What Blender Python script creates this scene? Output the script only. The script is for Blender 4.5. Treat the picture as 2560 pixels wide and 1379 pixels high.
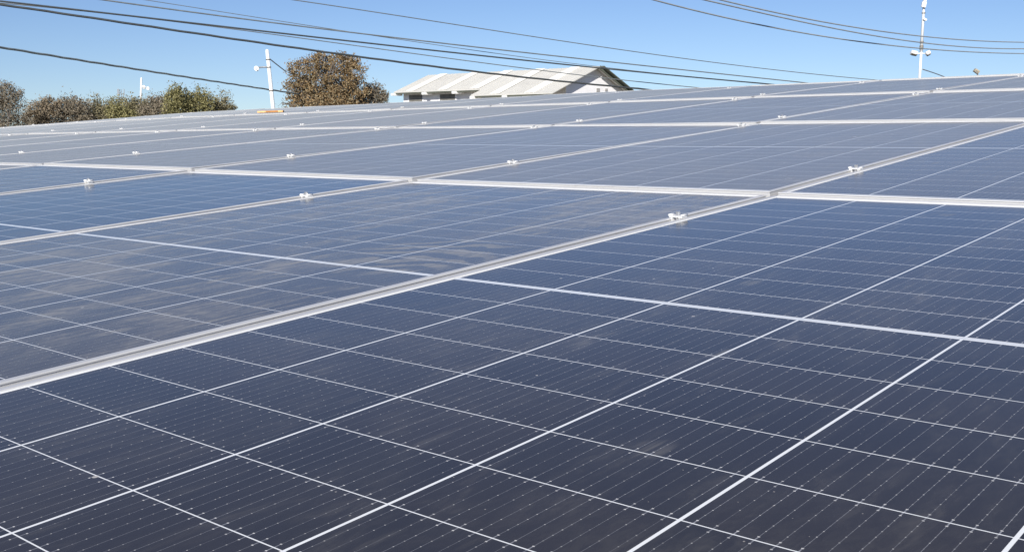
import bpy, bmesh, math, random
import numpy as np
from mathutils import Vector, Matrix
random.seed(7)
rng = np.random.default_rng(7)
sc = bpy.context.scene
for o in list(bpy.data.objects):
    bpy.data.objects.remove(o)
C = sc.collection.objects

# ------------------------------------------------------------------ camera
FPX, PW, PH = 2671.74, 2560.0, 1379.0          # focal length in pixels of a 2560-wide frame
PITCH = math.radians(8.0)
EYE = Vector((0.0, 0.0, 5.0))
cam_data = bpy.data.cameras.new("camera")
cam = bpy.data.objects.new("camera", cam_data)
C.link(cam)
cam_data.sensor_fit = 'HORIZONTAL'
cam_data.sensor_width = 36.0
cam_data.lens = FPX / PW * 36.0
cam_data.clip_start = 0.02
cam_data.clip_end = 20000
cam.location = EYE
cam.rotation_euler = (math.pi / 2 - PITCH, 0, 0)
sc.camera = cam

# ------------------------------------------------------------------ world, sun, exposure
SUN_AZ = math.atan2(-0.20, -0.98)              # compass style: from +Y towards +X
SUN_EL = math.radians(30)
w = bpy.data.worlds.new("World")
sc.world = w
w.use_nodes = True
nt = w.node_tree
nt.nodes.clear()
sky = nt.nodes.new('ShaderNodeTexSky')
sky.sky_type = 'NISHITA'
sky.sun_disc = False
sky.sun_elevation = SUN_EL
sky.sun_rotation = SUN_AZ
sky.altitude = 0
sky.air_density = 1.0
sky.dust_density = 0.25
sky.ozone_density = 3.0
bg = nt.nodes.new('ShaderNodeBackground')
bg.inputs[1].default_value = 0.0575
out = nt.nodes.new('ShaderNodeOutputWorld')
# the air over the site is clear: look the sky up a little above the true elevation, pure tint
tcw = nt.nodes.new('ShaderNodeTexCoord')
lift = nt.nodes.new('ShaderNodeVectorMath'); lift.operation = 'ADD'; lift.inputs[1].default_value = (0, 0, 0.05)
nrm = nt.nodes.new('ShaderNodeVectorMath'); nrm.operation = 'NORMALIZE'
nt.links.new(tcw.outputs['Generated'], lift.inputs[0]); nt.links.new(lift.outputs[0], nrm.inputs[0]); nt.links.new(nrm.outputs[0], sky.inputs['Vector'])
gam = nt.nodes.new('ShaderNodeGamma'); gam.inputs[1].default_value = 1.3
tin = nt.nodes.new('ShaderNodeMix'); tin.data_type = 'RGBA'; tin.blend_type = 'MULTIPLY'; tin.inputs[0].default_value = 1.0
tin.inputs[7].default_value = (0.81, 0.755, 0.83, 1)
nt.links.new(sky.outputs[0], gam.inputs[0]); nt.links.new(gam.outputs[0], tin.inputs[6])
nt.links.new(tin.outputs[2], bg.inputs[0])
nt.links.new(bg.outputs[0], out.inputs[0])
sun_data = bpy.data.lights.new("sun", 'SUN')
sun_data.energy = 5.0
sun_data.angle = math.radians(0.53)
sun_data.color = (1.0, 0.95, 0.87)
sun = bpy.data.objects.new("sun", sun_data)
C.link(sun)
sdir = Vector((math.sin(SUN_AZ) * math.cos(SUN_EL), math.cos(SUN_AZ) * math.cos(SUN_EL), math.sin(SUN_EL)))
sun.rotation_euler = sdir.to_track_quat('Z', 'Y').to_euler()
sun.location = (0, -20, 40)
sc.view_settings.view_transform = 'Standard'
sc.view_settings.look = 'None'
sc.view_settings.exposure = 0.30
sc.view_settings.gamma = 1.0

# ------------------------------------------------------------------ helpers
def obj(name, mesh_or_bm, mat=None, parent=None):
    if isinstance(mesh_or_bm, bmesh.types.BMesh):
        me = bpy.data.meshes.new(name)
        mesh_or_bm.to_mesh(me)
        mesh_or_bm.free()
    else:
        me = mesh_or_bm
    o = bpy.data.objects.new(name, me)
    C.link(o)
    if mat is not None and not me.materials:
        me.materials.append(mat)
    if parent is not None:
        o.parent = parent
    return o

def tag(o, label=None, cat=None, group=None, kind=None):
    if label: o["label"] = label
    if cat: o["category"] = cat
    if group: o["group"] = group
    if kind: o["kind"] = kind
    return o

def empty(name, loc, rot=None):
    o = bpy.data.objects.new(name, None)
    o.empty_display_size = 0.1
    o.location = loc
    if rot is not None: o.rotation_euler = rot
    C.link(o)
    return o

def copy_tree(o, parent=None):
    c = o.copy()
    C.link(c)
    if parent is not None: c.parent = parent
    for ch in list(o.children):
        copy_tree(ch, c)
    return c

FWD = Vector((0, math.cos(PITCH), -math.sin(PITCH)))
UPV = Vector((0, math.sin(PITCH), math.cos(PITCH)))
RGT = Vector((1, 0, 0))
def ray(x, y):
    return RGT * ((x - PW / 2) / FPX) - UPV * ((y - PH / 2) / FPX) + FWD
def at(x, y, Y):
    """world point at ground distance Y (along +Y) on the sight line of photo pixel x, y"""
    d = ray(x, y)
    return EYE + d * (Y / d.y)

def box(bm, cx, cy, cz, sx, sy, sz, rot=None, bev=0.0):
    m = Matrix.Translation((cx, cy, cz))
    if rot is not None: m = m @ rot
    m = m @ Matrix.Diagonal((sx, sy, sz, 1))
    r = bmesh.ops.create_cube(bm, size=1.0, matrix=m)
    if bev > 0:
        es = list({e for v in r['verts'] for e in v.link_edges})
        bmesh.ops.bevel(bm, geom=es, offset=bev, segments=2, affect='EDGES', profile=0.7)

def tube(bm, pts, radii, n=8, cap=True):
    pts = [Vector(p) for p in pts]
    if not hasattr(radii, '__len__'): radii = [radii] * len(pts)
    rings = []
    prev = None
    for i, p in enumerate(pts):
        t = (pts[min(i + 1, len(pts) - 1)] - pts[max(i - 1, 0)]).normalized()
        if prev is None:
            a = Vector((0, 0, 1)) if abs(t.z) < 0.9 else Vector((1, 0, 0))
            s = t.cross(a).normalized()
        else:
            s = (prev - t * prev.dot(t)).normalized()
        prev = s
        b = t.cross(s)
        rings.append([bm.verts.new(p + (s * math.cos(2 * math.pi * k / n) + b * math.sin(2 * math.pi * k / n)) * radii[i]) for k in range(n)])
    for i in range(len(rings) - 1):
        for k in range(n):
            f = bm.faces.new((rings[i][k], rings[i][(k + 1) % n], rings[i + 1][(k + 1) % n], rings[i + 1][k]))
            f.smooth = True
    if cap and n > 2:
        bm.faces.new(list(reversed(rings[0])))
        bm.faces.new(rings[-1])

def mat_new(name):
    m = bpy.data.materials.new(name)
    m.use_nodes = True
    n = m.node_tree
    n.nodes.clear()
    o = n.nodes.new('ShaderNodeOutputMaterial')
    b = n.nodes.new('ShaderNodeBsdfPrincipled')
    n.links.new(b.outputs[0], o.inputs[0])
    return m, n, b

class NB:
    """small math-node builder"""
    def __init__(s, tree): s.t = tree
    def _set(s, sock, v):
        if hasattr(v, 'is_output'): s.t.links.new(v, sock)
        else: sock.default_value = v
    def m(s, op, a, b=0.0, c=0.0):
        n = s.t.nodes.new('ShaderNodeMath'); n.operation = op
        s._set(n.inputs[0], a); s._set(n.inputs[1], b)
        if len(n.inputs) > 2: s._set(n.inputs[2], c)
        return n.outputs[0]
    def mix(s, f, a, b):
        n = s.t.nodes.new('ShaderNodeMix'); n.data_type = 'RGBA'
        s._set(n.inputs[0], f); s._set(n.inputs[6], a); s._set(n.inputs[7], b)
        return n.outputs[2]
    def noise(s, vec, scale, detail=4.0, rough=0.55, dist=0.0):
        n = s.t.nodes.new('ShaderNodeTexNoise')
        if vec is not None: s.t.links.new(vec, n.inputs['Vector'])
        n.inputs['Scale'].default_value = scale
        n.inputs['Detail'].default_value = detail
        n.inputs['Roughness'].default_value = rough
        n.inputs['Distortion'].default_value = dist
        return n.outputs['Fac']
    def ramp(s, f, stops):
        n = s.t.nodes.new('ShaderNodeValToRGB')
        s._set(n.inputs[0], f)
        e = n.color_ramp.elements
        while len(e) < len(stops): e.new(0.5)
        for el, (p, c) in zip(e, stops):
            el.position = p; el.color = (*c, 1)
        return n.outputs[0]
    def sstep(s, x, lo, hi):
        n = s.t.nodes.new('ShaderNodeMapRange'); n.interpolation_type = 'SMOOTHSTEP'
        s._set(n.inputs[0], x); n.inputs[1].default_value = lo; n.inputs[2].default_value = hi
        return n.outputs[0]
    def comb(s, x, y, z=0.0):
        n = s.t.nodes.new('ShaderNodeCombineXYZ')
        s._set(n.inputs[0], x); s._set(n.inputs[1], y); s._set(n.inputs[2], z)
        return n.outputs[0]
    def sep(s, v):
        n = s.t.nodes.new('ShaderNodeSeparateXYZ'); s.t.links.new(v, n.inputs[0]); return n.outputs
    def coord(s, which='Object'):
        return s.t.nodes.new('ShaderNodeTexCoord').outputs[which]
    def attr(s, name):
        n = s.t.nodes.new('ShaderNodeAttribute'); n.attribute_type = 'OBJECT'; n.attribute_name = name
        return n.outputs['Fac']
    def vmul(s, v, k):
        n = s.t.nodes.new('ShaderNodeVectorMath'); n.operation = 'MULTIPLY'
        s.t.links.new(v, n.inputs[0]); n.inputs[1].default_value = k
        return n.outputs[0]
    def vadd(s, v, u):
        n = s.t.nodes.new('ShaderNodeVectorMath'); n.operation = 'ADD'
        s.t.links.new(v, n.inputs[0]); s.t.links.new(u, n.inputs[1])
        return n.outputs[0]
    def bump(s, h, strength, dist, bsdf):
        n = s.t.nodes.new('ShaderNodeBump')
        n.inputs['Strength'].default_value = strength; n.inputs['Distance'].default_value = dist
        s.t.links.new(h, n.inputs['Height']); s.t.links.new(n.outputs[0], bsdf.inputs['Normal'])

def simple_mat(name, col, rough=0.6, metal=0.0, var=0.12, scale=6.0, bump=0.0, spec=None):
    m, n, b = mat_new(name)
    nb = NB(n)
    f = nb.noise(nb.coord('Object'), scale, 5)
    d = tuple(c * (1 - var) for c in col); l = tuple(min(1, c * (1 + var)) for c in col)
    n.links.new(nb.ramp(f, [(0.3, d), (0.7, l)]), b.inputs['Base Color'])
    b.inputs['Roughness'].default_value = rough
    b.inputs['Metallic'].default_value = metal
    if spec is not None: b.inputs['Specular IOR Level'].default_value = spec
    if bump: nb.bump(f, bump, 0.02, b)
    return m

# ------------------------------------------------------------------ array surface (coordinates u along the panels, v across)
RM = [[0.650488, -0.758025, -0.047584], [-0.169907, -0.084168, -0.981859], [0.740268, 0.646772, -0.183543]]
CUV = Vector((-1.1287, -1.12189, 0.29366))
def cam2world(c): return RGT * c[0] - UPV * c[1] + FWD * c[2]
AX = [cam2world((RM[0][i], RM[1][i], RM[2][i])).normalized() for i in range(3)]
def W(u, v, z=0.0):
    return EYE + AX[0] * (u - CUV[0]) + AX[1] * (v - CUV[1]) + AX[2] * (z - CUV[2])
S = 1.154                       # seam pitch across
L = 2.109                       # row pitch along
VN = [-2, 0, 1, 2, 3, 4, 5, 6, 7, 8, 9, 10, 11, 12, 13, 14, 15, 16, 18]
ZT = [[0, 0, .0, -.008, -.007, -.01, -.02, -.03, -.045, -.06, -.075, -.1, -.12, -.15, -.18, -.21, -.25, -.29, -.38],
      [.006, .008, .007, .018, .018, .008, .0, -.012, -.026, -.045, -.066, -.09, -.115, -.14, -.17, -.2, -.235, -.27, -.35],
      [.045, .045, .042, .036, .034, .034, .024, .016, .007, -.008, -.028, -.05, -.075, -.1, -.13, -.165, -.2, -.235, -.31],
      [.09, .09, .088, .086, .075, .067, .062, .05, .042, .03, .01, -.015, -.04, -.07, -.1, -.135, -.17, -.21, -.28],
      [.135, .135, .129, .120, .113, .104, .086, .067, .053, .041, .027, .016, -.012, -.05, -.088, -.12, -.152, -.186, -.26],
      [.085, .085, .079, .07, .064, .059, .045, .027, .012, -.01, -.027, -.044, -.072, -.11, -.148, -.18, -.212, -.246, -.32]]
STEP = [0.0, .005, .007, .009, .010, 0.0]
def step_(k, v): return float(np.interp(v, [2.2, 4.0], [.010, -.006])) if k == 4 else STEP[k]
def zline(k, v): return float(np.interp(v, VN, ZT[k]))

def project(p):
    d = p - EYE
    z = d.dot(FWD)
    if z <= 0.05: return None
    return PW / 2 + FPX * d.dot(RGT) / z, PH / 2 - FPX * d.dot(UPV) / z

# ------------------------------------------------------------------ ground
m_ground, n_, b_ = mat_new("dry_ground"); nb = NB(n_)
g1 = nb.noise(nb.coord('Object'), 0.05, 8, 0.6); g2 = nb.noise(nb.coord('Object'), 1.5, 6, 0.6)
n_.links.new(nb.ramp(nb.m('ADD', nb.m('MULTIPLY', g1, 0.6), nb.m('MULTIPLY', g2, 0.4)),
             [(0.35, (0.10, 0.085, 0.055)), (0.5, (0.17, 0.145, 0.095)), (0.65, (0.10, 0.11, 0.05))]), b_.inputs['Base Color'])
b_.inputs['Roughness'].default_value = 0.95
bm = bmesh.new()
bmesh.ops.create_grid(bm, x_segments=40, y_segments=40, size=6000)
tag(obj("ground", bm, m_ground), kind="structure")

# ------------------------------------------------------------------ factory building carrying the array
m_alu_roof = simple_mat("galvanised_roof", (0.42, 0.43, 0.44), 0.5, 0.3, 0.12, 3.0)
m_wall = simple_mat("plaster_wall", (0.55, 0.53, 0.49), 0.9, 0, 0.08, 1.2, 0.1)
fb = empty("factory_building", W(5, 9, 0) - Vector((0, 0, W(5, 9, 0).z)))
tag(fb, "low factory building whose sheet roof carries the whole array of solar panels", "building")
bm = bmesh.new()
us = [-1.75, 0, 1.05, 3.16, 5.27, 7.38, 9.6]
vs = []
vv = -2.6
while vv < 20.5:
    vs += [(vv, 0.0), (vv + 0.05, 0.03), (vv + 0.08, 0.03), (vv + 0.13, 0.0)]
    vv += 0.25
def zroof(u, v):
    k = [-1.0545 + L * i for i in range(6)]
    return float(np.interp(u, k, [zline(i, v / S) for i in range(6)]))
grid = [[bm.verts.new(W(u, v, zroof(u, v) - 0.17 + dz) - fb.location) for (v, dz) in vs] for u in us]
for i in range(len(us) - 1):
    for j in range(len(vs) - 1):
        bm.faces.new((grid[i][j], grid[i + 1][j], grid[i + 1][j + 1], grid[i][j + 1]))
obj("roof", bm, m_alu_roof, fb)
bm = bmesh.new()
cs = [W(-1.6, -2.4), W(9.4, -2.4), W(9.4, 20), W(-1.6, 20)]
zs = [zroof(-1.6, -2.4), zroof(9.4, -2.4), zroof(9.4, 20), zroof(-1.6, 20)]
lo = [bm.verts.new(Vector((c.x, c.y, 0)) - fb.location) for c in cs]
hi = []
for (uu, vvv), z in zip([(-1.6, -2.4), (9.4, -2.4), (9.4, 20), (-1.6, 20)], zs):
    hi.append(bm.verts.new(W(uu, vvv, z - 0.22) - fb.location))
for i in range(4):
    bm.faces.new((lo[i], lo[(i + 1) % 4], hi[(i + 1) % 4], hi[i]))
obj("wall", bm, m_wall, fb)

# ------------------------------------------------------------------ solar panel materials
HP, G0, PITCHY = 0.0922, 0.0055, 0.184
m_cell, n_, b_ = mat_new("solar_cells_under_glass"); nb = NB(n_); M = nb.m
co = nb.coord('Object')
X, Y, Z_ = nb.sep(co)
ax = M('ABSOLUTE', X)
cx = M('DIVIDE', M('SUBTRACT', ax, G0), HP)
fx = M('MULTIPLY', M('FRACT', cx), HP)
dx = M('MINIMUM', fx, M('SUBTRACT', HP, fx))
cy = M('DIVIDE', M('ADD', Y, 0.552), PITCHY)
fy = M('MULTIPLY', M('FRACT', cy), PITCHY)
dy = M('MINIMUM', fy, M('SUBTRACT', PITCHY, fy))
line_x = M('LESS_THAN', dx, 0.0006)
line_y = M('LESS_THAN', dy, 0.0015)
mid = M('LESS_THAN', ax, G0 + 0.0004)
edge = M('MAXIMUM', M('GREATER_THAN', ax, G0 + 11 * HP), M('GREATER_THAN', M('ABSOLUTE', Y), 0.5515))
gap = M('MAXIMUM', M('MAXIMUM', line_x, line_y), M('MAXIMUM', mid, edge))
# thin silver wires along the panel, with solder pads
WP = 0.0149
wk = M('DIVIDE', M('SUBTRACT', fy, 0.0100), WP)
wr = M('ROUND', M('MINIMUM', M('MAXIMUM', wk, 0.0), 11.0))
wd = M('ABSOLUTE', M('MULTIPLY', M('SUBTRACT', wk, wr), WP))
wire = M('LESS_THAN', wd, 0.00016)
PP = 0.0101
pk = M('DIVIDE', M('SUBTRACT', fx, 0.0057), PP)
pr = M('ROUND', pk)
pd = M('ABSOLUTE', M('MULTIPLY', M('SUBTRACT', pk, pr), PP))
pad = M('MULTIPLY', M('LESS_THAN', pd, 0.0005), M('LESS_THAN', wd, 0.00048))
fork = M('MULTIPLY', M('LESS_THAN', dx, 0.0063), M('LESS_THAN', wd, 0.00055))
endpad = M('MULTIPLY', M('MULTIPLY', M('LESS_THAN', dx, 0.0066), M('GREATER_THAN', dx, 0.0054)), M('LESS_THAN', wd, 0.0009))
# brightness of each wire wanders
wn = n_.nodes.new('ShaderNodeTexWhiteNoise'); wn.noise_dimensions = '3D'
n_.links.new(nb.comb(M('FLOOR', cx), M('ADD', M('MULTIPLY', M('FLOOR', cy), 13.0), wr), M('SIGN', X)), wn.inputs['Vector'])
wb = M('ADD', 0.35, M('MULTIPLY', wn.outputs['Value'], 0.65))
pn = n_.nodes.new('ShaderNodeTexWhiteNoise'); pn.noise_dimensions = '3D'
n_.links.new(nb.comb(M('ADD', M('MULTIPLY', M('FLOOR', cx), 11.0), pr), M('ADD', M('MULTIPLY', M('FLOOR', cy), 13.0), wr), M('SIGN', X)), pn.inputs['Vector'])
pb = M('MULTIPLY', pn.outputs['Value'], 0.85)
# cell colour, slightly different cell by cell
cn = n_.nodes.new('ShaderNodeTexWhiteNoise'); cn.noise_dimensions = '3D'
n_.links.new(nb.comb(M('FLOOR', cx), M('FLOOR', cy), M('ADD', M('SIGN', X), M('MULTIPLY', nb.attr('dust'), 17.0))), cn.inputs['Vector'])
cell = nb.ramp(cn.outputs['Value'], [(0.0, (0.0180, 0.0178, 0.0215)), (0.5, (0.0220, 0.0210, 0.0240)), (1.0, (0.0275, 0.0240, 0.0245))])
# fingers: very fine lines across the wires
fing = M('ADD', 0.5, M('MULTIPLY', M('SINE', M('MULTIPLY', X, 2 * math.pi / 0.0015)), 0.5))
cell = nb.mix(M('MULTIPLY', fing, 0.18), cell, (0.06, 0.06, 0.07, 1))
col = nb.mix(M('MULTIPLY', M('MULTIPLY', wire, wb), 0.62), cell, (0.42, 0.43, 0.46, 1))
col = nb.mix(M('MULTIPLY', M('MULTIPLY', fork, wb), 0.55), col, (0.38, 0.39, 0.42, 1))
col = nb.mix(M('MULTIPLY', pad, pb), col, (0.62, 0.61, 0.58, 1))
col = nb.mix(M('MULTIPLY', endpad, M('ADD', 0.3, M('MULTIPLY', wb, 0.6))), col, (0.70, 0.69, 0.66, 1))
col = nb.mix(gap, col, (0.84, 0.86, 0.86, 1))
# the two ribbons of the middle gap leave a thin darker line between them
col = nb.mix(M('MULTIPLY', M('LESS_THAN', M('ABSOLUTE', M('SUBTRACT', X, 0.0008)), 0.0008), 0.6), col, (0.16, 0.18, 0.26, 1))
# dust film: amount per panel, smears stretched along the wiping direction
dust = nb.attr('dust')      # wiped smears
film_ = nb.attr('film')     # even film
seedv = nb.comb(M('MULTIPLY', dust, 37.0), M('MULTIPLY', nb.attr('seed'), 11.0), nb.attr('seed'))
pv = nb.vadd(co, seedv)
d1 = nb.noise(nb.vmul(pv, (1.0, 1.7, 1.0)), 2.6, 7, 0.62, 0.9)
d2 = nb.noise(nb.vmul(pv, (1.0, 5.0, 1.0)), 5.0, 6, 0.6, 1.6)
d3 = nb.noise(pv, 900.0, 2, 0.5)
film = M('ADD', M('MULTIPLY', nb.sstep(d1, 0.38, 0.72), 0.7), M('MULTIPLY', nb.sstep(d2, 0.48, 0.72), 0.6))
film = M('MULTIPLY', M('POWER', film, 1.4), 1.25)
# a hand-wiped patch of curved strokes near the middle of the dustiest panel
wv = n_.nodes.new('ShaderNodeTexWave'); wv.wave_type = 'RINGS'; wv.rings_direction = 'Z'
wmap = nb.vadd(nb.vmul(co, (1.0, 1.0, 1.0)), nb.comb(0.10, 0.52, 0.0))
n_.links.new(wmap, wv.inputs['Vector'])
wv.inputs["Scale"].default_value = 5.0; wv.inputs["Distortion"].default_value = 9.0
wv.inputs['Detail'].default_value = 3.0; wv.inputs['Detail Scale'].default_value = 1.3
pdx = M('DIVIDE', M('SUBTRACT', X, 0.13), 0.20); pdy = M('DIVIDE', M('SUBTRACT', Y, -0.40), 0.16)
pmask = M('SUBTRACT', 1.0, nb.sstep(M('ADD', M('MULTIPLY', pdx, pdx), M('MULTIPLY', pdy, pdy)), 0.25, 1.1))
pmask = M('MULTIPLY', pmask, M('GREATER_THAN', dust, 0.5))
stroke = M('MULTIPLY', nb.sstep(wv.outputs['Fac'], 0.35, 0.85), 0.9)
film = M('ADD', M('MULTIPLY', film, M('SUBTRACT', 1.0, M('MULTIPLY', pmask, 0.7))), M('MULTIPLY', pmask, stroke))
d4 = nb.noise(nb.vmul(pv, (1.0, 2.2, 1.0)), 38.0, 5, 0.65, 0.6)
film = M('MULTIPLY', film, M('ADD', 0.45, M('MULTIPLY', nb.sstep(d4, 0.35, 0.68), 0.95)))
dustf = M('MINIMUM', M('MULTIPLY', film, dust), 0.65)
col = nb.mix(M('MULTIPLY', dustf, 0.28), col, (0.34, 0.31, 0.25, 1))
# specks of grit and a few droppings
vor = n_.nodes.new('ShaderNodeTexVoronoi'); vor.feature = 'F1'
n_.links.new(pv, vor.inputs['Vector']); vor.inputs['Scale'].default_value = 17.0
vsep = n_.nodes.new('ShaderNodeSeparateColor'); n_.links.new(vor.outputs['Color'], vsep.inputs[0])
speck = M('MULTIPLY', M('LESS_THAN', vor.outputs['Distance'], M('MULTIPLY', vsep.outputs[0], 0.05)), M('GREATER_THAN', vsep.outputs[1], 0.45))
col = nb.mix(M('MULTIPLY', speck, 0.85), col, (0.55, 0.52, 0.47, 1))
vor3 = n_.nodes.new('ShaderNodeTexVoronoi'); vor3.feature = 'F1'
n_.links.new(pv, vor3.inputs['Vector']); vor3.inputs['Scale'].default_value = 95.0
v3s = n_.nodes.new('ShaderNodeSeparateColor'); n_.links.new(vor3.outputs['Color'], v3s.inputs[0])
grit = M('MULTIPLY', M('LESS_THAN', vor3.outputs['Distance'], M('MULTIPLY', v3s.outputs[0], 0.10)), M('GREATER_THAN', v3s.outputs[1], 0.70))
col = nb.mix(M('MULTIPLY', grit, 0.55), col, (0.50, 0.47, 0.42, 1))
# faint round marks (dried drops, finger prints)
vor2 = n_.nodes.new('ShaderNodeTexVoronoi'); vor2.feature = 'F1'
n_.links.new(nb.vmul(pv, (1.0, 1.5, 1.0)), vor2.inputs['Vector']); vor2.inputs['Scale'].default_value = 5.5
v2s = n_.nodes.new('ShaderNodeSeparateColor'); n_.links.new(vor2.outputs['Color'], v2s.inputs[0])
mark = M('MULTIPLY', M('MULTIPLY', M('SUBTRACT', 1.0, nb.sstep(vor2.outputs['Distance'], 0.06, 0.17)), M('GREATER_THAN', v2s.outputs[1], 0.42)), nb.sstep(d2, 0.42, 0.6))
col = nb.mix(M('MULTIPLY', mark, 0.17), col, (0.45, 0.42, 0.36, 1))
n_.links.new(col, b_.inputs['Base Color'])
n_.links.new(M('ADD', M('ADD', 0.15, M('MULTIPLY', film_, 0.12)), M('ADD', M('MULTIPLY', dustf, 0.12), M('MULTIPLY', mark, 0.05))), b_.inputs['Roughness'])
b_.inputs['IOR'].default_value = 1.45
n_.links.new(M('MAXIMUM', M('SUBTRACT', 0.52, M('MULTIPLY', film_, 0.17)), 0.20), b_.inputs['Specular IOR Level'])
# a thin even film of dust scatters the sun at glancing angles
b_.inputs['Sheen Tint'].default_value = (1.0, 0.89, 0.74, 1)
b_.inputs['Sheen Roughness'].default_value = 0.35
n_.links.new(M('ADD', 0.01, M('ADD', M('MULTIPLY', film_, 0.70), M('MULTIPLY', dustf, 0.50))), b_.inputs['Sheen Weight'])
nb.bump(d3, 0.05, 0.0004, b_)

m_alu, n_, b_ = mat_new("anodised_aluminium"); nb = NB(n_)
co = nb.coord('Object')
f1 = nb.noise(nb.vmul(co, (1.0, 30.0, 30.0)), 9.0, 5, 0.6); f2 = nb.noise(co, 3.0, 5, 0.6)
n_.links.new(nb.ramp(nb.m('ADD', nb.m('MULTIPLY', f1, 0.4), nb.m('MULTIPLY', f2, 0.6)),
             [(0.3, (0.53, 0.53, 0.53)), (0.55, (0.64, 0.64, 0.64)), (0.75, (0.58, 0.575, 0.56))]), b_.inputs['Base Color'])
b_.inputs['Metallic'].default_value = 0.22
b_.inputs['Roughness'].default_value = 0.42
m_steel = simple_mat("bright_steel", (0.80, 0.80, 0.79), 0.35, 0.35, 0.06, 40.0)
m_bolt = simple_mat("stainless_bolt", (0.70, 0.70, 0.70), 0.25, 0.8, 0.06, 60.0)

# ------------------------------------------------------------------ the panel (one prototype, then copies)
HX, HY = 1.047, 0.567
def frame_mesh():
    bm = bmesh.new()
    prof = [(0.022, -0.030), (0.0, -0.030), (0.0, -0.0048), (0.0018, -0.0048), (0.0018, -0.0026), (0.0, -0.0026), (0.0, -0.0012), (0.0003, -0.0004), (0.0012, 0.0), (0.0102, 0.0), (0.0110, -0.0005), (0.0110, -0.0040)]
    rings = []
    for off, z in prof:
        x, y = HX - off, HY - off
        rings.append([bm.verts.new(p) for p in ((-x, -y, z), (x, -y, z), (x, y, z), (-x, y, z))])
    for a, b in zip(rings, rings[1:]):
        for k in range(4):
            bm.faces.new((a[k], a[(k + 1) % 4], b[(k + 1) % 4], b[k]))
    return bm
panel0 = empty("solar_panel", (0, 0, 0))
obj("frame", frame_mesh(), m_alu, panel0)
bm = bmesh.new()
box(bm, 0, 0, -0.0038, 2 * (HX - 0.0085), 2 * (HY - 0.0085), 0.004)
obj("glass_face", bm, m_cell, panel0)

ROWW = ["nearest", "second", "third", "fourth", "fifth"]
ORD = ["first", "second", "third", "fourth", "fifth", "sixth", "seventh", "eighth", "ninth", "tenth", "eleventh", "twelfth", "thirteenth",
       "fourteenth", "fifteenth", "sixteenth", "seventeenth", "eighteenth", "nineteenth"]
SPECIAL = {(0, 0): ("dark navy solar panel filling the foreground, fine silver wires clearly visible", 0.13),
           (0, 1): ("dusty solar panel with brown wiped smears, just behind the foreground panel", 0.26),
           (0, 2): ("clean blue solar panel directly behind the dusty smeared one", 0.09),
           (0, 3): ("pale blue solar panel cut by the left edge, behind the clean blue one", 0.30),
           (1, 0): ("solar panel cut by the right edge, beyond the far end of the foreground panel", 0.38),
           (1, 1): ("large slate blue solar panel beyond the far end of the dusty smeared panel", 0.60)}
def panel_corners(r, j):
    u0 = -1.0545 + L * r; u1 = u0 + L; v0 = (j - 1) * S; v1 = j * S
    z00 = zline(r, j - 1) + step_(r, j - 1) / 2; z01 = zline(r, j) + step_(r, j) / 2
    z10 = zline(r + 1, j - 1) - step_(r + 1, j - 1) / 2; z11 = zline(r + 1, j) - step_(r + 1, j) / 2
    return W(u0, v0, z00), W(u1, v0, z10), W(u1, v1, z11), W(u0, v1, z01)
def in_view(pts, mx=520, my=60):
    q = [project(p) for p in pts]
    q = [a for a in q if a]
    if not q: return False
    xs = [a[0] for a in q]; ys = [a[1] for a in q]
    return max(xs) > -mx and min(xs) < PW + mx and max(ys) > -my and min(ys) < PH + my
first = True
prnd = random.Random(3)
for r in range(5):
    for j in range(0, 19):
        c = panel_corners(r, j)
        if not in_view(c) or (r == 4 and j > 4): continue
        ctr = (c[0] + c[1] + c[2] + c[3]) / 4
        xd = ((c[1] + c[2]) - (c[0] + c[3])).normalized()
        yd = ((c[3] + c[2]) - (c[0] + c[1])).normalized()
        zd = xd.cross(yd).normalized(); yd = zd.cross(xd)
        jit = Matrix.Rotation(prnd.uniform(-1, 1) * 0.0009, 3, 'X') @ Matrix.Rotation(prnd.uniform(-1, 1) * 0.0006, 3, 'Y')
        rm = Matrix((xd, yd, zd)).transposed() @ jit
        p = panel0 if first else copy_tree(panel0)
        first = False
        p.location = ctr
        p.rotation_euler = rm.to_euler()
        lab, du = SPECIAL.get((r, j), (None, None))
        if lab is None:
            where = "partly cut by the right edge" if (j == 0) else ORD[j] + " from the right"
            lab = "%s solar panel in the %s row away, %s" % ("thin grey" if r == 4 else "hazy" if r >= 2 else "blue grey", ROWW[r], where)
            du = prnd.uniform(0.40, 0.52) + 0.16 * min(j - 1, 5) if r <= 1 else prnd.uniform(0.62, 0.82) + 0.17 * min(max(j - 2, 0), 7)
        tag(p, lab, "solar panel", "solar panels laid in rows over the roof")
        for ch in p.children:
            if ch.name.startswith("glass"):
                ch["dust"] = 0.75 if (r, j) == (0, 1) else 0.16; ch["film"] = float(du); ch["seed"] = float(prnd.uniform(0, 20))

# ------------------------------------------------------------------ clamps on the seams
cl0 = empty("panel_clamp", (0, 0, 0))
bm = bmesh.new()
for s in (-1, 1):
    box(bm, 0, s * 0.0116, 0.0028, 0.019, 0.0068, 0.0050, bev=0.0009)          # wing on the frame lip
    tube(bm, [(-0.0095, s * 0.0148, 0.0060), (0.0095, s * 0.0148, 0.0060)], 0.0024, 8)   # rolled outer edge
    box(bm, 0, s * 0.0085, -0.0060, 0.019, 0.0022, 0.0150, bev=0.0004)         # channel side
box(bm, 0, 0, 0.0030, 0.017, 0.0185, 0.0034, bev=0.0008)
box(bm, 0, 0, -0.0140, 0.019, 0.0148, 0.0022)                                   # channel floor
obj("clamp_plate", bm, m_steel, cl0)
bm = bmesh.new()
tube(bm, [(0, 0, -0.0129), (0, 0, -0.010)], 0.0068, 16)
tube(bm, [(0, 0, -0.010), (0, 0, 0.0125), (0, 0, 0.0138)], [0.0050, 0.0050, 0.0040], 6)
for f in bm.faces: f.smooth = False
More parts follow.
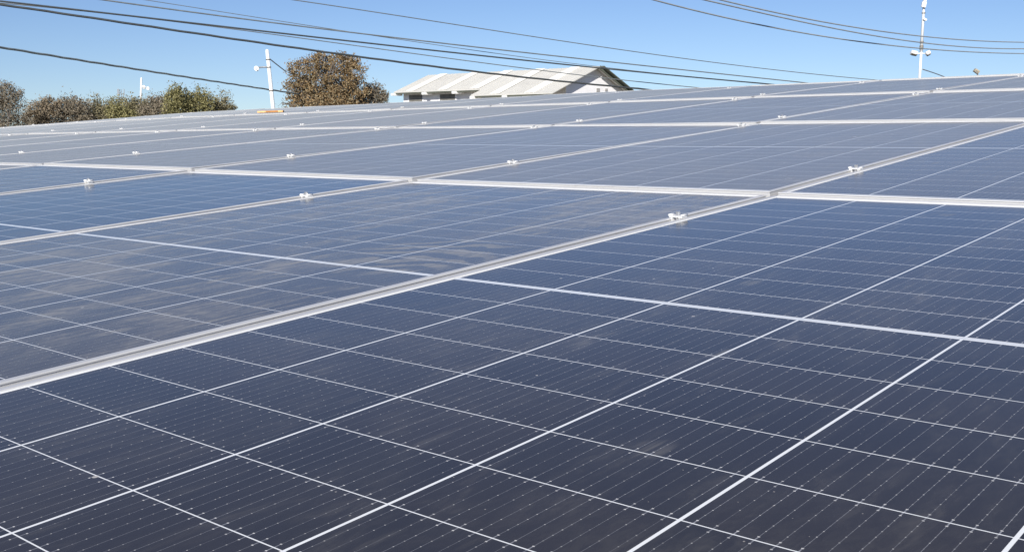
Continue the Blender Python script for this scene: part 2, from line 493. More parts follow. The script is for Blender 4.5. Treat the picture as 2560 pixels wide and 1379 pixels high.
obj("bolt", bm, m_bolt, cl0)
CLU = {0: (-0.83, 0.66), 1: (-0.60, 0.91), 2: (-0.82, 0.82), 3: (-0.91, 0.70)}
CLL = {(0, 0, 1): "shiny clamp on the near seam between foreground panel and dusty panel",
       (0, 1, 1): "shiny clamp with rolled ends on the seam behind the dusty panel",
       (0, 2, 1): "shiny clamp at left, on the seam behind the clean blue panel",
       (1, 0, 0): "large shiny clamp at right, just past the long white row gap",
       (1, 1, 0): "shiny clamp near the image centre, on the seam past the white row gap"}
first = True
for r in range(4):
    for j in range(0, 14):
        for e, lu in enumerate(CLU[r]):
            u = L * r + lu
            a = (lu + L / 2) / L
            z = (zline(r, j) + STEP[r] / 2) * (1 - a) + (zline(r + 1, j) - STEP[r + 1] / 2) * a
            P = W(u, j * S, z)
            q = project(P)
            if q is None or not (-20 < q[0] < PW + 20 and -20 < q[1] < PH + 20): continue
            o = cl0 if first else copy_tree(cl0)
            first = False
            o.location = P
            xd = (W(u + 1, j * S, z + (zline(r + 1, j) - zline(r, j)) / L) - P).normalized()
            zd = AX[2]; yd = zd.cross(xd).normalized(); zd = xd.cross(yd)
            o.rotation_euler = (Matrix((xd, yd, zd)).transposed() @ Matrix.Rotation(prnd.uniform(-0.06, 0.06), 3, 'Z')).to_euler()
            lab = CLL.get((r, j, e))
            if lab is None:
                lab = "clamp on %s seam from the right, %s end of %s row" % (ORD[j], "near" if e == 0 else "far", ROWW[r])
            tag(o, lab, "clamp", "clamps along the panel seams")
if first: bpy.data.objects.remove(cl0)

# ------------------------------------------------------------------ orange bar lying on a far panel
m_orange = simple_mat("orange_wood", (0.72, 0.42, 0.17), 0.6, 0, 0.2, 30.0)
m_orange_dark = simple_mat("orange_wood_dark", (0.42, 0.17, 0.04), 0.7, 0, 0.2, 30.0)
ou, ov = 2 * L + 1.0545 + 0.14, 6.63
oz = zline(3, ov) * 0.83 + zline(4, ov) * 0.17
P = W(ou, ov * S, oz + 0.004)
ob = empty("wooden_batten", P)
ob.rotation_euler = (Matrix((RGT, FWD.cross(RGT).cross(RGT) * -1, AX[2])).transposed()).to_euler() if False else (0.01, -0.03, math.radians(-4))
tag(ob, "short orange brown batten lying on a far panel below the leaning white pole", "batten")
bm = bmesh.new(); box(bm, 0, 0, 0.010, 0.26, 0.05, 0.018, bev=0.006); obj("body", bm, m_orange, ob)
bm = bmesh.new(); box(bm, 0.02, -0.0265, 0.012, 0.12, 0.004, 0.010, bev=0.001); obj("groove", bm, m_orange_dark, ob)

# ------------------------------------------------------------------ warehouse
HZN = PH / 2 - FPX * math.tan(PITCH)
bp0 = at(1500, 168, 60.0)                       # ridge, near right end
bp1 = at(1070, 190, 70.6)                       # ridge, far left end
rd = Vector((bp1.x - bp0.x, bp1.y - bp0.y, 0)); RL = rd.length; rd.normalize()
wd_ = Vector((-rd.y, rd.x, 0))
if wd_.y > 0: wd_ = -wd_                        # towards the camera
ZR = (bp0.z + bp1.z) / 2 + 0.05
wh = empty("warehouse", Vector((bp0.x, bp0.y, 0)))
wh.rotation_euler = (0, 0, math.atan2(rd.y, rd.x))
# local frame: +x along the ridge away to the left, +y or -y towards the camera
sy = 1 if Vector((-rd.y, rd.x, 0)).dot(wd_) > 0 else -1
tag(wh, "white warehouse with pale sheet roof, bright skylight strips and shaded gable end", "warehouse")
m_whwall = simple_mat("white_painted_wall", (0.84, 0.83, 0.84), 0.85, 0, 0.05, 1.5)
m_whroof, n_, b_ = mat_new("weathered_sheet_roof"); nb = NB(n_)
co = nb.coord('Object'); f1 = nb.noise(nb.vmul(co, (3.0, 0.3, 1.0)), 2.0, 6, 0.6); f2 = nb.noise(co, 0.6, 4, 0.5)
n_.links.new(nb.ramp(nb.m('ADD', nb.m('MULTIPLY', f1, 0.5), nb.m('MULTIPLY', f2, 0.5)), [(0.3, (0.52, 0.51, 0.475)), (0.5, (0.58, 0.57, 0.53)), (0.7, (0.62, 0.61, 0.565))]), b_.inputs['Base Color'])
b_.inputs['Roughness'].default_value = 0.75
m_skyl = simple_mat("translucent_strip", (0.93, 0.91, 0.84), 0.5, 0, 0.03, 2.0)
m_under = simple_mat("dark_underside_and_eave_shadow", (0.10, 0.11, 0.085), 0.9, 0, 0.15, 2.0)
m_dark = simple_mat("dark_window_opening", (0.17, 0.165, 0.15), 0.6, 0, 0.2, 3.0)
TAN = math.tan(math.radians(22.0))
TANB = math.tan(math.radians(26.0))
TH = 0.05
TSTEP = 6.5
def roof_slab(bm, x0, x1, s0, s1, tan, side, zoff=0.0, th=TH):
    a = [Vector((x, side * s, ZR - s * tan + zoff)) for x, s in ((x0, s0), (x1, s0), (x1, s1), (x0, s1))]
    t = [bm.verts.new(p) for p in a]; b = [bm.verts.new(p - Vector((0, 0, th))) for p in a]
    bm.faces.new(t); bm.faces.new(list(reversed(b)))
    for k in range(4): bm.faces.new((t[k], b[k], b[(k + 1) % 4], t[(k + 1) % 4]))
bm = bmesh.new()
roof_slab(bm, 0, TSTEP, 0.0, 3.78, TAN, sy)
roof_slab(bm, TSTEP + 0.004, RL, 0.0, 2.85, TAN, sy)
roof_slab(bm, 0, RL, 0.004, 3.0, TANB, -sy)
# corrugation ribs
x = 0.12
while x < RL - 0.1:
    s1 = 3.76 if x < TSTEP - 0.1 else 2.83
    roof_slab(bm, x, x + 0.045, 0.03, s1, TAN, sy, 0.028, 0.026)
    x += 0.33
bmesh.ops.recalc_face_normals(bm, faces=bm.faces)
rf = obj("roof", bm, m_whroof, wh)
def ridge_t(px):
    k = (px - PW / 2) / FPX
    # solve (bp0.x + rd.x t) = k' * (depth) with depth measured along the view axis
    lo_, hi_ = -5, 30
    for _ in range(50):
        mid_ = (lo_ + hi_) / 2
        q = project(Vector((bp0.x + rd.x * mid_, bp0.y + rd.y * mid_, ZR)))
        if q[0] > px: lo_ = mid_
        else: hi_ = mid_
    return mid_
for px, wdt in ((1110, 0.75), (1190, 0.75), (1272, 0.75), (1352, 0.75), (1440, 0.72)):
    t = ridge_t(px)
    bm = bmesh.new()
    s1 = 3.74 if t < TSTEP else 2.81
    roof_slab(bm, t - wdt / 2, t + wdt / 2, 0.02, s1, TAN, sy, 0.052, 0.022)
    bmesh.ops.recalc_face_normals(bm, faces=bm.faces)
    obj("skylight_strip", bm, m_skyl, rf)
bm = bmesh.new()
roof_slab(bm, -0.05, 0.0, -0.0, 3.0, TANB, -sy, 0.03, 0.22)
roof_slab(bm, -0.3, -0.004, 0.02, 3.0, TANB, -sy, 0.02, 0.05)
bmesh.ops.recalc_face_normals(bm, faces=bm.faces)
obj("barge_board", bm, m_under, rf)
GO = 0.45                                         # gable wall stands back from the verge
bm = bmesh.new()
yA, yB = sy * 2.25, -sy * 2.6
zA, zB = ZR - 2.25 * TAN - TH - 0.01, ZR - 2.6 * TANB - TH - 0.01
def wall_poly(xx):
    return [Vector((xx, yA, 0)), Vector((xx, yB, 0)), Vector((xx, yB, zB)), Vector((xx, 0, ZR - TH - 0.012)), Vector((xx, yA, zA))]
A_ = [bm.verts.new(p) for p in wall_poly(GO)]; B_ = [bm.verts.new(p) for p in wall_poly(RL - 0.25)]
bm.faces.new(A_); bm.faces.new(list(reversed(B_)))
for k in (0, 1, 4):
    i0, i1 = {0: (0, 1), 1: (1, 2), 4: (4, 0)}[k]
    bm.faces.new((A_[i0], B_[i0], B_[i1], A_[i1]))
bmesh.ops.recalc_face_normals(bm, faces=bm.faces)
obj("wall", bm, m_whwall, wh)
def wall_local(px, py):
    """local x, z of the front wall point seen at a photo pixel"""
    d = ray(px, py); best = None
    inv = wh.rotation_euler.to_matrix().transposed()
    o_ = inv @ (EYE - wh.location); dl = inv @ d
    t = (yA - o_.y) / dl.y
    p = o_ + dl * t
    return p.x, p.z
for (xa, ya, xb, yb) in ((1024, 237.5, 1057, 248), (1101, 235.5, 1139, 246)):
    x0, z0 = wall_local(xa, ya); x1, z1 = wall_local(xb, yb)
    xl, xh = min(x0, x1), max(x0, x1); zh = (z0 + wall_local(xb, ya)[1]) / 2
    zl = zh - 0.75
    bm = bmesh.new()
    box(bm, (xl + xh) / 2, yA + sy * 0.02, (zl + zh) / 2, xh - xl + 0.16, 0.05, zh - zl + 0.16, bev=0.01)
    wf = obj("window", bm, m_whwall, wh)
    bm = bmesh.new()
    box(bm, (xl + xh) / 2, yA + sy * 0.035, (zl + zh) / 2, xh - xl, 0.03, zh - zl)
    for kk in range(1, 3):
        box(bm, xl + (xh - xl) * kk / 3, yA + sy * 0.055, (zl + zh) / 2, 0.03, 0.012, zh - zl)
    obj("louvre", bm, m_dark, wf)
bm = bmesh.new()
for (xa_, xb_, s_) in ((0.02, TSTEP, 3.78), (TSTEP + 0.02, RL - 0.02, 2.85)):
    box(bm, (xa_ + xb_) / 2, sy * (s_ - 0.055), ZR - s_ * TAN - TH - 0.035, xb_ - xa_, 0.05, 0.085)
obj("eave_shadow_strip", bm, m_under, rf)  # dark strip along the eave edges, its colour painting the shadow there
# white beam ends showing below the eaves
m_beam = simple_mat("white_beam_end", (0.85, 0.85, 0.83), 0.6, 0, 0.03, 5)
for (t, s) in ((14.7, 2.95), (ridge_t(1150) , 2.95), (ridge_t(1226), 2.95), (6.25, 3.86), (3.6, 3.86)):
    bm = bmesh.new()
    ze = ZR - (s - 0.1) * TAN - TH
    box(bm, t, sy * (s - 0.28), ze - 0.10, 0.20, 0.80, 0.15, bev=0.03)
    obj("beam_end", bm, m_beam, wh)
# small vents in the gable
bm = bmesh.new(); box(bm, GO - 0.02, -sy * 0.35, ZR - 1.28, 0.05, 0.26, 0.2, bev=0.01)
obj("gable_vent", bm, simple_mat("grey_vent", (0.35, 0.34, 0.33), 0.8), wh)
bm = bmesh.new(); box(bm, GO - 0.02, -sy * 1.05, ZR - 1.25, 0.05, 0.2, 0.14, bev=0.01)
obj("gable_vent", bm, bpy.data.materials["grey_vent"], wh)

# ------------------------------------------------------------------ poles, lamps, mast
m_pole = simple_mat("white_concrete_pole", (0.80, 0.82, 0.83), 0.7, 0, 0.06, 3.0)
m_lampw = simple_mat("white_lamp_shell", (0.86, 0.86, 0.85), 0.4, 0, 0.03, 8.0)
m_grey = simple_mat("grey_steel_bracket", (0.30, 0.32, 0.34), 0.5, 0.3, 0.15, 8.0)
m_band = simple_mat("brown_steel_band", (0.22, 0.20, 0.17), 0.6, 0.2, 0.2, 8.0)
def lamp_shade(bm, c, r):
    n = 18; c = Vector(c); d = Vector((-0.1, -0.95, -0.28)).normalized()
    tube(bm, [c - d * r * 1.0, c - d * r * 0.7, c - d * r * 0.2, c, c + d * r * 0.12], [r * 0.3, r * 0.7, r * 1.0, r * 1.0, r * 0.86], n)
def pole_thing(name, label, cat, top, base, r0, r1):
    e = empty(name, base); tag(e, label, cat)
    bm = bmesh.new(); d = top - base
    tube(bm, [Vector((0, 0, -0.3)), d * 0.5, d * 0.985, d], [r0, (r0 + r1) / 2, r1, r1 * 0.7], 14)
    obj("pole", bm, m_pole, e)
    return e
D = 70.0
gy = HZN + EYE.z / D * FPX * 1.0
lp_top, lp_base = at(667.5, 124, D), at(707, gy, D); lp_base.z = 0
lp = pole_thing("street_lamp", "leaning white pole with one round lamp on an arm, left of brown tree", "street lamp", lp_top, lp_base, 0.145, 0.115)
bm = bmesh.new()
a, b = at(676.5, 168.5, D) - lp_base, at(644, 169, D) - lp_base
tube(bm, [a, (a + b) / 2 + Vector((0, 0, 0.02)), b], 0.05, 8)
obj("arm", bm, m_grey, lp)
bm = bmesh.new(); lamp_shade(bm, at(641, 172, D - 0.2) - lp_base, 0.17); hd = obj("lamp_head", bm, m_lampw, lp)
bm = bmesh.new(); bmesh.ops.create_uvsphere(bm, u_segments=10, v_segments=8, radius=0.035, matrix=Matrix.Translation(at(641, 173, D - 0.34) - lp_base))
obj("bulb", bm, m_grey, hd)
for py in (149, 168.5, 227):
    c = at(667.5 + (py - 124) * 0.1035, py, D) - lp_base
    bm = bmesh.new(); t_ = (lp_top - lp_base).normalized()
    tube(bm, [c - t_ * 0.035, c + t_ * 0.035], 0.142, 14); obj("steel_band", bm, m_band, lp)
D = 112.0
mp_top, mp_base = at(353.5, 194, D), at(346, HZN + EYE.z / D * FPX, D); mp_base.z = 0
mp = pole_thing("street_lamp", "distant slim white pole with two small lamps above the hedge", "street lamp", mp_top, mp_base, 0.15, 0.09)
bm = bmesh.new(); tube(bm, [at(352, 217, D) - mp_base, at(370, 221, D) - mp_base], 0.04, 6); obj("arm", bm, m_grey, mp)
for px, py in ((359.5, 218), (369.5, 221.5)):
    bm = bmesh.new(); lamp_shade(bm, at(px, py, D) - mp_base, 0.19); obj("lamp_head", bm, m_lampw, mp)
# mast at right
D = 45.0
mt, mb_ = at(2313.5, -45, D), at(2274, HZN + EYE.z / D * FPX, D); mb_.z = 0
ma = empty("antenna_mast", mb_)
tag(ma, "tall white mast with box antennas and floodlights, at right behind the roof", "mast")
def mpt(py, dxp=0.0, Dd=0.0):
    f = (py + 45) / (HZN + EYE.z / D * FPX + 45)
    return at(2313.5 + (2274 - 2313.5) * f + dxp, py, D + Dd) - mb_
bm = bmesh.new()
tube(bm, [mpt(700) * 0 + Vector((0, 0, -0.3)), mpt(190), mpt(130)], [0.075, 0.054, 0.050], 12)
tube(bm, [mpt(130), mpt(0), mpt(-45)], [0.062, 0.05, 0.045], 12)
obj("pole", bm, m_pole, ma)
for (py, dxp, sx, sz) in ((12, -0.5, 0.17, 0.22), (-12, 0.5, 0.15, 0.24), (2, 1.5, 0.11, 0.10)):
    bm = bmesh.new(); c = mpt(py, dxp, -0.12); box(bm, c.x, c.y, c.z, sx, 0.11, sz, Matrix.Rotation(0.15, 4, 'Y'), bev=0.02)
    obj("antenna_box", bm, m_lampw, ma)
bm = bmesh.new(); c = mpt(49, 4.5, -0.1); box(bm, c.x, c.y, c.z, 0.14, 0.10, 0.08, Matrix.Rotation(0.5, 4, 'Y'), bev=0.02); obj("camera_housing", bm, m_lampw, ma)
for py, h in ((106, 0.09), (119, 0.16), (33, 0.03)):
    bm = bmesh.new(); c = mpt(py, 0); tube(bm, [c - Vector((0, 0, h / 2)), c + Vector((0, 0, h / 2))], 0.078, 10); obj("cable_box", bm, m_band, ma)
bm = bmesh.new(); tube(bm, [mpt(134, -14, -0.05), mpt(134, 14, -0.05)], 0.022, 8); obj("cross_arm", bm, m_pole, ma)
for dxp, ry, mt_ in ((-18, 0.18, m_lampw), (17, -0.5, m_lampw)):
    bm = bmesh.new(); c = mpt(133, dxp, -0.08)
    box(bm, c.x, c.y, c.z, 0.26 if dxp < 0 else 0.17, 0.20, 0.13, Matrix.Rotation(ry, 4, 'Y') @ Matrix.Rotation(-0.35, 4, 'X'), bev=0.025)
    fl = obj("floodlight", bm, mt_, ma)
    bm = bmesh.new()
    box(bm, c.x + (0.01 if dxp < 0 else 0.03), c.y - 0.03, c.z - 0.065, 0.20 if dxp < 0 else 0.14, 0.15, 0.05, Matrix.Rotation(ry, 4, 'Y') @ Matrix.Rotation(-0.35, 4, 'X'), bev=0.01)
    obj("lens", bm, m_band, fl)
# floodlight peeking over the far edge at right
D = 32.0
fb0 = at(2446, HZN + EYE.z / D * FPX, D); fb0.z = 0
fp = empty("floodlight_post", fb0); tag(fp, "small tan floodlight on thin post just peeking over the panels at far right", "floodlight")
bm = bmesh.new(); tube(bm, [Vector((0, 0, -0.2)), at(2444, 183, D) - fb0], 0.022, 8); obj("post", bm, m_grey, fp)
m_tan = simple_mat("tan_lamp_shell", (0.36, 0.31, 0.23), 0.6, 0, 0.12, 15)
bm = bmesh.new(); c = at(2441, 178.5, D) - fb0; box(bm, c.x, c.y, c.z, 0.15, 0.13, 0.10, Matrix.Rotation(0.6, 4, 'Y'), bev=0.02); hd = obj("lamp_head", bm, m_tan, fp)
bm = bmesh.new(); box(bm, c.x - 0.02, c.y - 0.06, c.z - 0.02, 0.10, 0.03, 0.07, Matrix.Rotation(0.6, 4, 'Y'), bev=0.008); obj("lens", bm, m_band, hd)
# far telecom mast
D = 260.0
tb = at(299, HZN + EYE.z / D * FPX, D); tb.z = 0
tm = empty("telecom_mast", tb); tag(tm, "faint far lattice mast standing left of the two lamp pole", "mast")
top_ = at(300, 224, D) - tb
bm = bmesh.new()
for q in range(3):
    a_ = q * 2.094; off = Vector((math.cos(a_), math.sin(a_), 0)) * 0.7
    tube(bm, [off, top_ + off * 0.5], 0.06, 5)
h = 0.0; k = 0
while h < top_.z - 1.2:
    for q in range(3):
        a_ = q * 2.094; b_2 = ((q + 1) % 3) * 2.094
        f0, f1_ = h / top_.z, (h + 1.2) / top_.z
        tube(bm, [top_ * f0 + Vector((math.cos(a_), math.sin(a_), 0)) * (0.7 - 0.35 * f0), top_ * f1_ + Vector((math.cos(b_2), math.sin(b_2), 0)) * (0.7 - 0.35 * f1_)], 0.035, 4)
    h += 1.2
obj("lattice", bm, m_grey, tm)
for q in range(3):
    a_ = q * 2.094 + 0.5; bm = bmesh.new()
    box(bm, top_.x + 0.9 * math.cos(a_), top_.y + 0.9 * math.sin(a_), top_.z - 0.6, 0.16, 0.16, 1.5, bev=0.04); obj("antenna", bm, m_grey, tm)

# ------------------------------------------------------------------ overhead cables, each in its own vertical plane
m_cable = simple_mat("black_cable_sheath", (0.055, 0.062, 0.065), 0.55, 0, 0.2, 4.0)
m_cable2 = simple_mat("grey_cable_sheath", (0.15, 0.17, 0.18), 0.55, 0, 0.2, 4.0)
m_cable3 = simple_mat("pale_weathered_cable", (0.30, 0.33, 0.35), 0.6, 0, 0.15, 4.0)
m_cable4 = simple_mat("grey_green_twisted_cable", (0.24, 0.28, 0.27), 0.6, 0, 0.25, 3.0)
def cable(pts, D0, D1, rad, label, mat, wob=0.0):
    xs = [p[0] for p in pts]; ys = [p[1] for p in pts]
    a = at(xs[0], ys[0], D0); b = at(xs[-1], ys[-1], D1)
    # extend both ends a little past what is seen
    P = []
    N = 60
    # smooth y(x): least squares cubic through the traced points
    cx_ = np.polyfit(np.array(xs) / 1000.0, np.array(ys), min(3, len(xs) - 1))
    for i in range(N + 1):
        s = -0.04 + 1.12 * i / N
        X_ = a.x + (b.x - a.x) * s; Y_ = a.y + (b.y - a.y) * s
        # pixel column of this plan position
        lo_z, px = EYE.z + 1.0, 0
        for _ in range(3):
            q = project(Vector((X_, Y_, lo_z)))
            yy = float(np.polyval(cx_, q[0] / 1000.0))
            if s > 1: yy = max(yy, float(np.polyval(cx_, xs[-1] / 1000.0)) + (q[0] - xs[-1]) * 0.12)
            d = ray(q[0], yy); lo_z = (EYE + d * (Y_ / d.y)).z
        P.append(Vector((X_, Y_, lo_z + wob * math.sin(i * 1.7) )))
    bm = bmesh.new(); tube(bm, P, rad, 8)
    o = obj("power_cable", bm, mat)
    tag(o, label, "cable", "overhead cables crossing the sky")
cable([(0, 12), (250, 47), (500, 87), (685, 112), (850, 135), (1280, 190), (1590, 221)], 24, 33, 0.026, "thickest black cable, crossing just over the brown tree and warehouse roof", m_cable, 0.004)
cable([(0, 1), (125, 20), (375, 46), (550, 67), (875, 100), (1280, 148), (1500, 172), (1925, 210)], 25, 36, 0.020, "second thickest black cable, grazing the warehouse ridge tip", m_cable)
cable([(0, 6), (125, 21), (375, 48), (500, 65), (750, 92), (1000, 127), (1280, 168), (1500, 197), (1750, 218)], 26, 35, 0.0125, "thin cable between the two thick black ones, passing over the warehouse roof", m_cable2)
cable([(250, 0), (400, 19), (625, 50), (850, 77), (1280, 131), (1640, 165), (2005, 207)], 27, 38, 0.0175, "dark cable just above the warehouse ridge tip", m_cable2)
cable([(360, 0), (500, 20), (650, 47), (775, 65), (1000, 98), (1280, 139), (1500, 168), (1900, 207)], 28, 39, 0.009, "thinnest wire, running between dark cables and meeting them near the ridge", m_cable2)
cable([(730, 0), (850, 17), (1280, 84), (1700, 145), (2200, 201)], 29, 42, 0.013, "single thin cable high above the warehouse, ending left of the mast", m_cable2)
cable([(1635, 0), (1810, 45), (2030, 85), (2300, 122), (2560, 134)], 22, 36, 0.0155, "lowest of the three sagging cables passing the right mast", m_cable3)
cable([(1760, 0), (2005, 55), (2305, 107), (2560, 122)], 22.5, 36.5, 0.0155, "middle one of the three sagging cables passing the right mast", m_cable3)
cable([(1800, 0), (2030, 50), (2305, 91), (2560, 106)], 23, 37, 0.0155, "uppermost of the three sagging cables passing the right mast", m_cable3)
cable([(0, 119), (125, 137), (250, 160), (425, 187), (600, 212), (715, 231)], 46, 74, 0.050, "low grey green cable at left, running behind the leaning white pole", m_cable4, 0.01)
cable([(675, 148), (690, 160), (712, 177)], 70.2, 76, 0.035, "short stay wire from the leaning white pole into the brown tree", m_grey)
cable([(2308, 174), (2330, 181), (2360, 192)], 45.2, 50, 0.022, "short wire dropping rightwards from the mast foot to the roof edge", m_grey)

# ------------------------------------------------------------------ trees and shrubs
def leaf_mat(name, stops):
    m, n, b = mat_new(name); nb = NB(n)
    g = n.nodes.new('ShaderNodeNewGeometry')
    f = nb.noise(nb.coord('Object'), 0.9, 3)
    n.links.new(nb.ramp(nb.m('ADD', nb.m('MULTIPLY', g.outputs['Random Per Island'], 0.6), nb.m('MULTIPLY', f, 0.4)), stops), b.inputs['Base Color'])
    b.inputs['Roughness'].default_value = 0.7
    b.inputs['Specular IOR Level'].default_value = 0.25
    return m
m_brown = leaf_mat("brown_leaves", [(0.15, (0.15, 0.100, 0.050)), (0.4, (0.22, 0.150, 0.076)), (0.6, (0.27, 0.190, 0.10)), (0.8, (0.25, 0.22, 0.14)), (0.95, (0.30, 0.26, 0.19))])  # leaf ramps here are lightened and muted in place of haze
m_dull = leaf_mat("dull_brown_leaves", [(0.15, (0.125, 0.108, 0.080)), (0.45, (0.19, 0.165, 0.12)), (0.75, (0.25, 0.21, 0.155))])
m_red = leaf_mat("reddish_leaves", [(0.15, (0.14, 0.112, 0.078)), (0.5, (0.21, 0.168, 0.115)), (0.8, (0.27, 0.22, 0.15))])
m_olive = leaf_mat("olive_leaves", [(0.15, (0.12, 0.108, 0.062)), (0.5, (0.195, 0.175, 0.10)), (0.8, (0.25, 0.22, 0.135))])
m_green = leaf_mat("yellow_green_leaves", [(0.15, (0.13, 0.125, 0.052)), (0.5, (0.21, 0.195, 0.085)), (0.8, (0.28, 0.25, 0.12))])
m_bark = simple_mat("grey_bark", (0.14, 0.12, 0.10), 0.9, 0, 0.25, 6.0, 0.3)

def leaves_mesh(name, blobs, n, size, seed, up=0.0):
    """n leaf-sized quads in clumps spread over the shells of the given ellipsoids (centre, radii)"""
    g = np.random.default_rng(seed)
    cs, rs = np.array([b[0] for b in blobs], float), np.array([b[1] for b in blobs], float)
    wts = rs.prod(axis=1) ** 0.8; wts /= wts.sum()
    ncl = max(40, n // 26)
    bi = g.choice(len(blobs), ncl, p=wts)
    d = g.normal(size=(ncl, 3)); d /= np.linalg.norm(d, axis=1)[:, None]
    rad = g.uniform(0.25, 1.12, ncl) ** 0.55
    cl = cs[bi] + d * rs[bi] * rad[:, None]
    li = g.integers(0, ncl, n)
    spread = np.minimum(rs[bi].min(axis=1) * 0.34, 0.55)
    P = cl[li] + g.normal(size=(n, 3)) * spread[li][:, None] * np.array([0.55, 0.55, 0.42 + up])
    t = g.normal(size=(n, 3)); t[:, 2] += up * 2; t /= np.linalg.norm(t, axis=1)[:, None]
    b = np.cross(t, g.normal(size=(n, 3))); b /= np.linalg.norm(b, axis=1)[:, None]
    sz = size * g.uniform(0.6, 1.4, n)[:, None]
    v = np.stack([P - t * sz, P + b * sz * 0.45, P + t * sz, P - b * sz * 0.45], 1).reshape(-1, 3)
    me = bpy.data.meshes.new(name)
    me.from_pydata(v.tolist(), [], np.arange(4 * n).reshape(-1, 4).tolist())
    return me

def branch(bm, p, d, ln, r, depth, rn, limit, n=6):
    """recursive tapered limb"""
    pts = [p]; q = p.copy(); dd = d.normalized()
    k = 4
    for i in range(k):
        dd = (dd + Vector((rn.uniform(-1, 1), rn.uniform(-1, 1), rn.uniform(-0.5, 0.9))) * 0.16).normalized()
        q = q + dd * ln / k
        pts.append(q.copy())
    tube(bm, pts, [r * (1 - 0.45 * i / k) for i in range(k + 1)], max(3, n), cap=False)
    if depth <= 0 or r < limit: return
    for i in range(rn.choice((2, 3, 3))):
        a = rn.uniform(0, 6.28); s = rn.uniform(0.35, 0.85)
        side = dd.cross(Vector((math.cos(a), math.sin(a), 0.3))).normalized()
        nd = (dd * (1 - s * 0.5) + side * s + Vector((0, 0, 0.12))).normalized()
        f = rn.choice((2, 3, 4, 4))
        branch(bm, pts[f], nd, ln * rn.uniform(0.36, 0.56), r * rn.uniform(0.48, 0.62), depth - 1, rn, limit, n - 1)

def tree(name, label, cat, px, D, blobs_px, n, size, mat, seed, group=None, up=0.0, trunk_r=0.2, depth=4, ext=True):
    """blobs_px: (x, y, rx, ry) in photo pixels, at distance D"""
    base = at(px, HZN + EYE.z / D * FPX, D); base.z = 0
    e = empty(name, base); tag(e, label, cat, group)
    k = D / FPX
    rn = random.Random(seed)
    bl = []
    for (x, y, rx, ry) in blobs_px:
        dep = rn.uniform(-0.35, 0.35) * rx * k
        c = at(x, y, D + dep) - base
        bl.append(((c.x, c.y, c.z), (rx * k, rx * k * 0.9, ry * k)))
    if ext:                                        # crown below the line of sight
        x0 = min(b[0][0] - b[1][0] for b in bl); x1 = max(b[0][0] + b[1][0] for b in bl); z0 = min(b[0][2] for b in bl)
        w_ = (x1 - x0) / 2
        bl.append((((x0 + x1) / 2, 0, max(1.6, z0 - 0.8)), (w_ * 0.95, w_ * 0.7, max(0.8, min(z0 * 0.45, 1.9)))))
    me = leaves_mesh("crown", bl, n, size, seed, up)
    cr = obj("crown", me, mat, e)
    bm = bmesh.new()
    zc = float(np.mean([b[0][2] for b in bl]))
    fork = Vector((0, 0, zc * 0.42))
    tube(bm, [Vector((0, 0, -0.2)), Vector((0.03, 0, fork.z * 0.5)), fork], [trunk_r * 1.25, trunk_r, trunk_r * 0.85], 9)
    for b in bl[:-1] if ext else bl:
        c = Vector(b[0])
        d = c - fork
        branch(bm, fork, d, d.length * 0.66, trunk_r * 0.5, depth - 2, rn, 0.010)
    obj("trunk", bm, m_bark, e)
    return e

tree("oak_tree", "big round brown leaved tree between the leaning pole and the warehouse", "tree", 815, 78.0,
     [(760, 178, 42, 30), (805, 158, 44, 26), (855, 160, 44, 27), (886, 180, 30, 30), (748, 222, 36, 28), (795, 208, 42, 28), (850, 208, 44, 30), (895, 222, 30, 24),
      (770, 250, 50, 20), (850, 250, 55, 22)],
     36000, 0.078, m_brown, 11, None, 0.0, 0.28, 5)
tree("small_tree", "small dull brown tree touching the right side of the big brown tree", "tree", 938, 80.0,
     [(930, 228, 22, 16), (950, 240, 22, 14), (915, 245, 24, 16)], 8000, 0.07, m_dull, 12, None, 0.1, 0.12, 4)
HG = "shrubs in the hedge beyond the roof"
tree("shrub", "reddish brown shrub at the left end of the hedge, beside the bare tree", "shrub", 105, 62.0, [(95, 280, 34, 26), (122, 266, 34, 22), (88, 300, 34, 22)], 11000, 0.056, m_red, 21, HG, 0.15, 0.07)
tree("shrub", "rounded brown shrub of the hedge, right of the reddish one", "shrub", 185, 63.0, [(165, 270, 40, 24), (195, 264, 34, 20), (180, 290, 46, 24)], 12000, 0.056, m_dull, 22, HG, 0.15, 0.07)
tree("shrub", "olive shrub of the hedge below and left of the far lattice mast", "shrub", 245, 64.0, [(230, 278, 36, 22), (262, 272, 34, 20), (245, 292, 44, 20)], 11000, 0.056, m_olive, 23, HG, 0.2, 0.07)
tree("shrub", "low shrub with bright yellow green leaves in mid hedge", "shrub", 300, 60.0, [(290, 282, 26, 16), (310, 288, 26, 14)], 6000, 0.056, m_green, 24, HG, 0.15, 0.06)
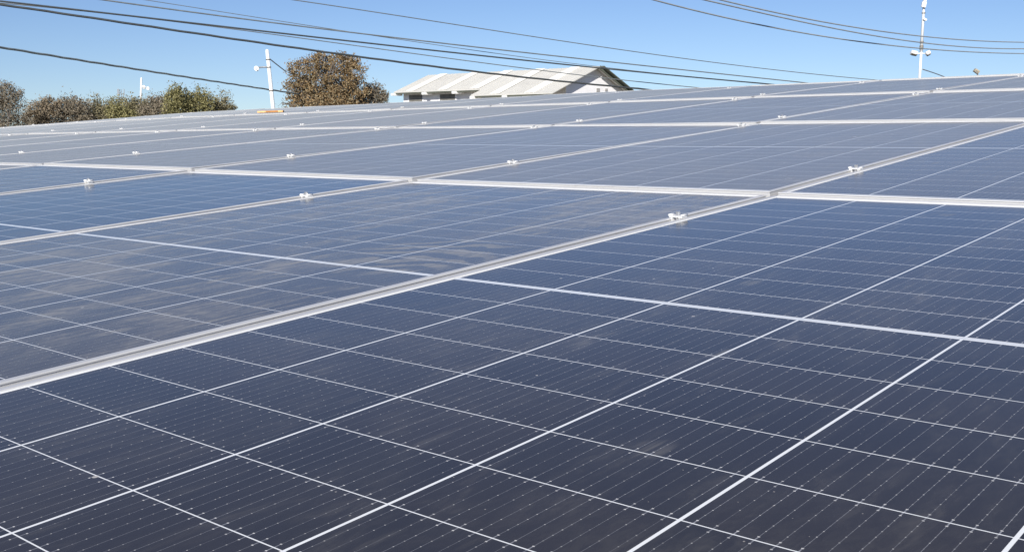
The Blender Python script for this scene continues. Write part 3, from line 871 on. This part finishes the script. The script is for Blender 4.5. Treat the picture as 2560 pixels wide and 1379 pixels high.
tree("shrub", "thin twiggy olive shrub of the hedge, standing around the two lamp pole", "shrub", 335, 66.0, [(315, 268, 34, 20), (345, 264, 32, 19), (335, 284, 46, 20)], 10000, 0.056, m_olive, 25, HG, 0.3, 0.07)
tree("shrub", "grey brown shrub of the hedge, right of the two lamp pole", "shrub", 392, 65.0, [(378, 262, 28, 20), (402, 268, 28, 20), (390, 282, 40, 18)], 9000, 0.056, m_dull, 26, HG, 0.25, 0.07)
tree("shrub", "tallest green shrub of the hedge with upright pointed top", "shrub", 445, 61.0, [(435, 246, 22, 24), (456, 240, 22, 20), (445, 266, 36, 22)], 11000, 0.056, m_green, 27, HG, 0.3, 0.07)
tree("shrub", "green shrub of the hedge, right of the tallest one", "shrub", 500, 62.0, [(485, 252, 26, 20), (512, 250, 26, 18), (500, 270, 40, 16)], 9000, 0.056, m_green, 28, HG, 0.3, 0.07)
tree("shrub", "feathery olive green shrub at the right end of the hedge", "shrub", 555, 63.0, [(545, 260, 24, 14), (568, 266, 22, 10), (550, 272, 36, 10)], 7000, 0.054, m_olive, 29, HG, 0.35, 0.06)
# nearly bare tree at the left edge
D = 58.0
base = at(8, HZN + EYE.z / D * FPX, D); base.z = 0
bt = empty("bare_tree", base)
tag(bt, "nearly bare grey tree with dense twigs, cut by the left edge", "tree")
bm = bmesh.new(); rn = random.Random(5)
tube(bm, [Vector((0, 0, -0.2)), Vector((0.05, 0, 1.4)), Vector((-0.02, 0, 2.6))], [0.2, 0.17, 0.15], 9)
for i in range(9):
    a = i * 0.7 + rn.uniform(-0.2, 0.2)
    branch(bm, Vector((0, 0, 1.8 + 0.12 * i)), Vector((math.cos(a) * 0.75, math.sin(a) * 0.75, 0.9)), 2.1, 0.085, 4, rn, 0.006, 6)
obj("trunk", bm, m_bark, bt)
k = D / FPX
bl = []
for (x, y, rx, ry) in [(5, 232, 38, 26), (34, 248, 26, 28), (-20, 250, 36, 34), (15, 280, 44, 30), (20, 312, 60, 24)]:
    c = at(x, y, D) - base; bl.append(((c.x, c.y, c.z), (rx * k, rx * k, ry * k)))
obj("crown", leaves_mesh("crown", bl, 14000, 0.046, 31, 0.2), m_dull, bt)
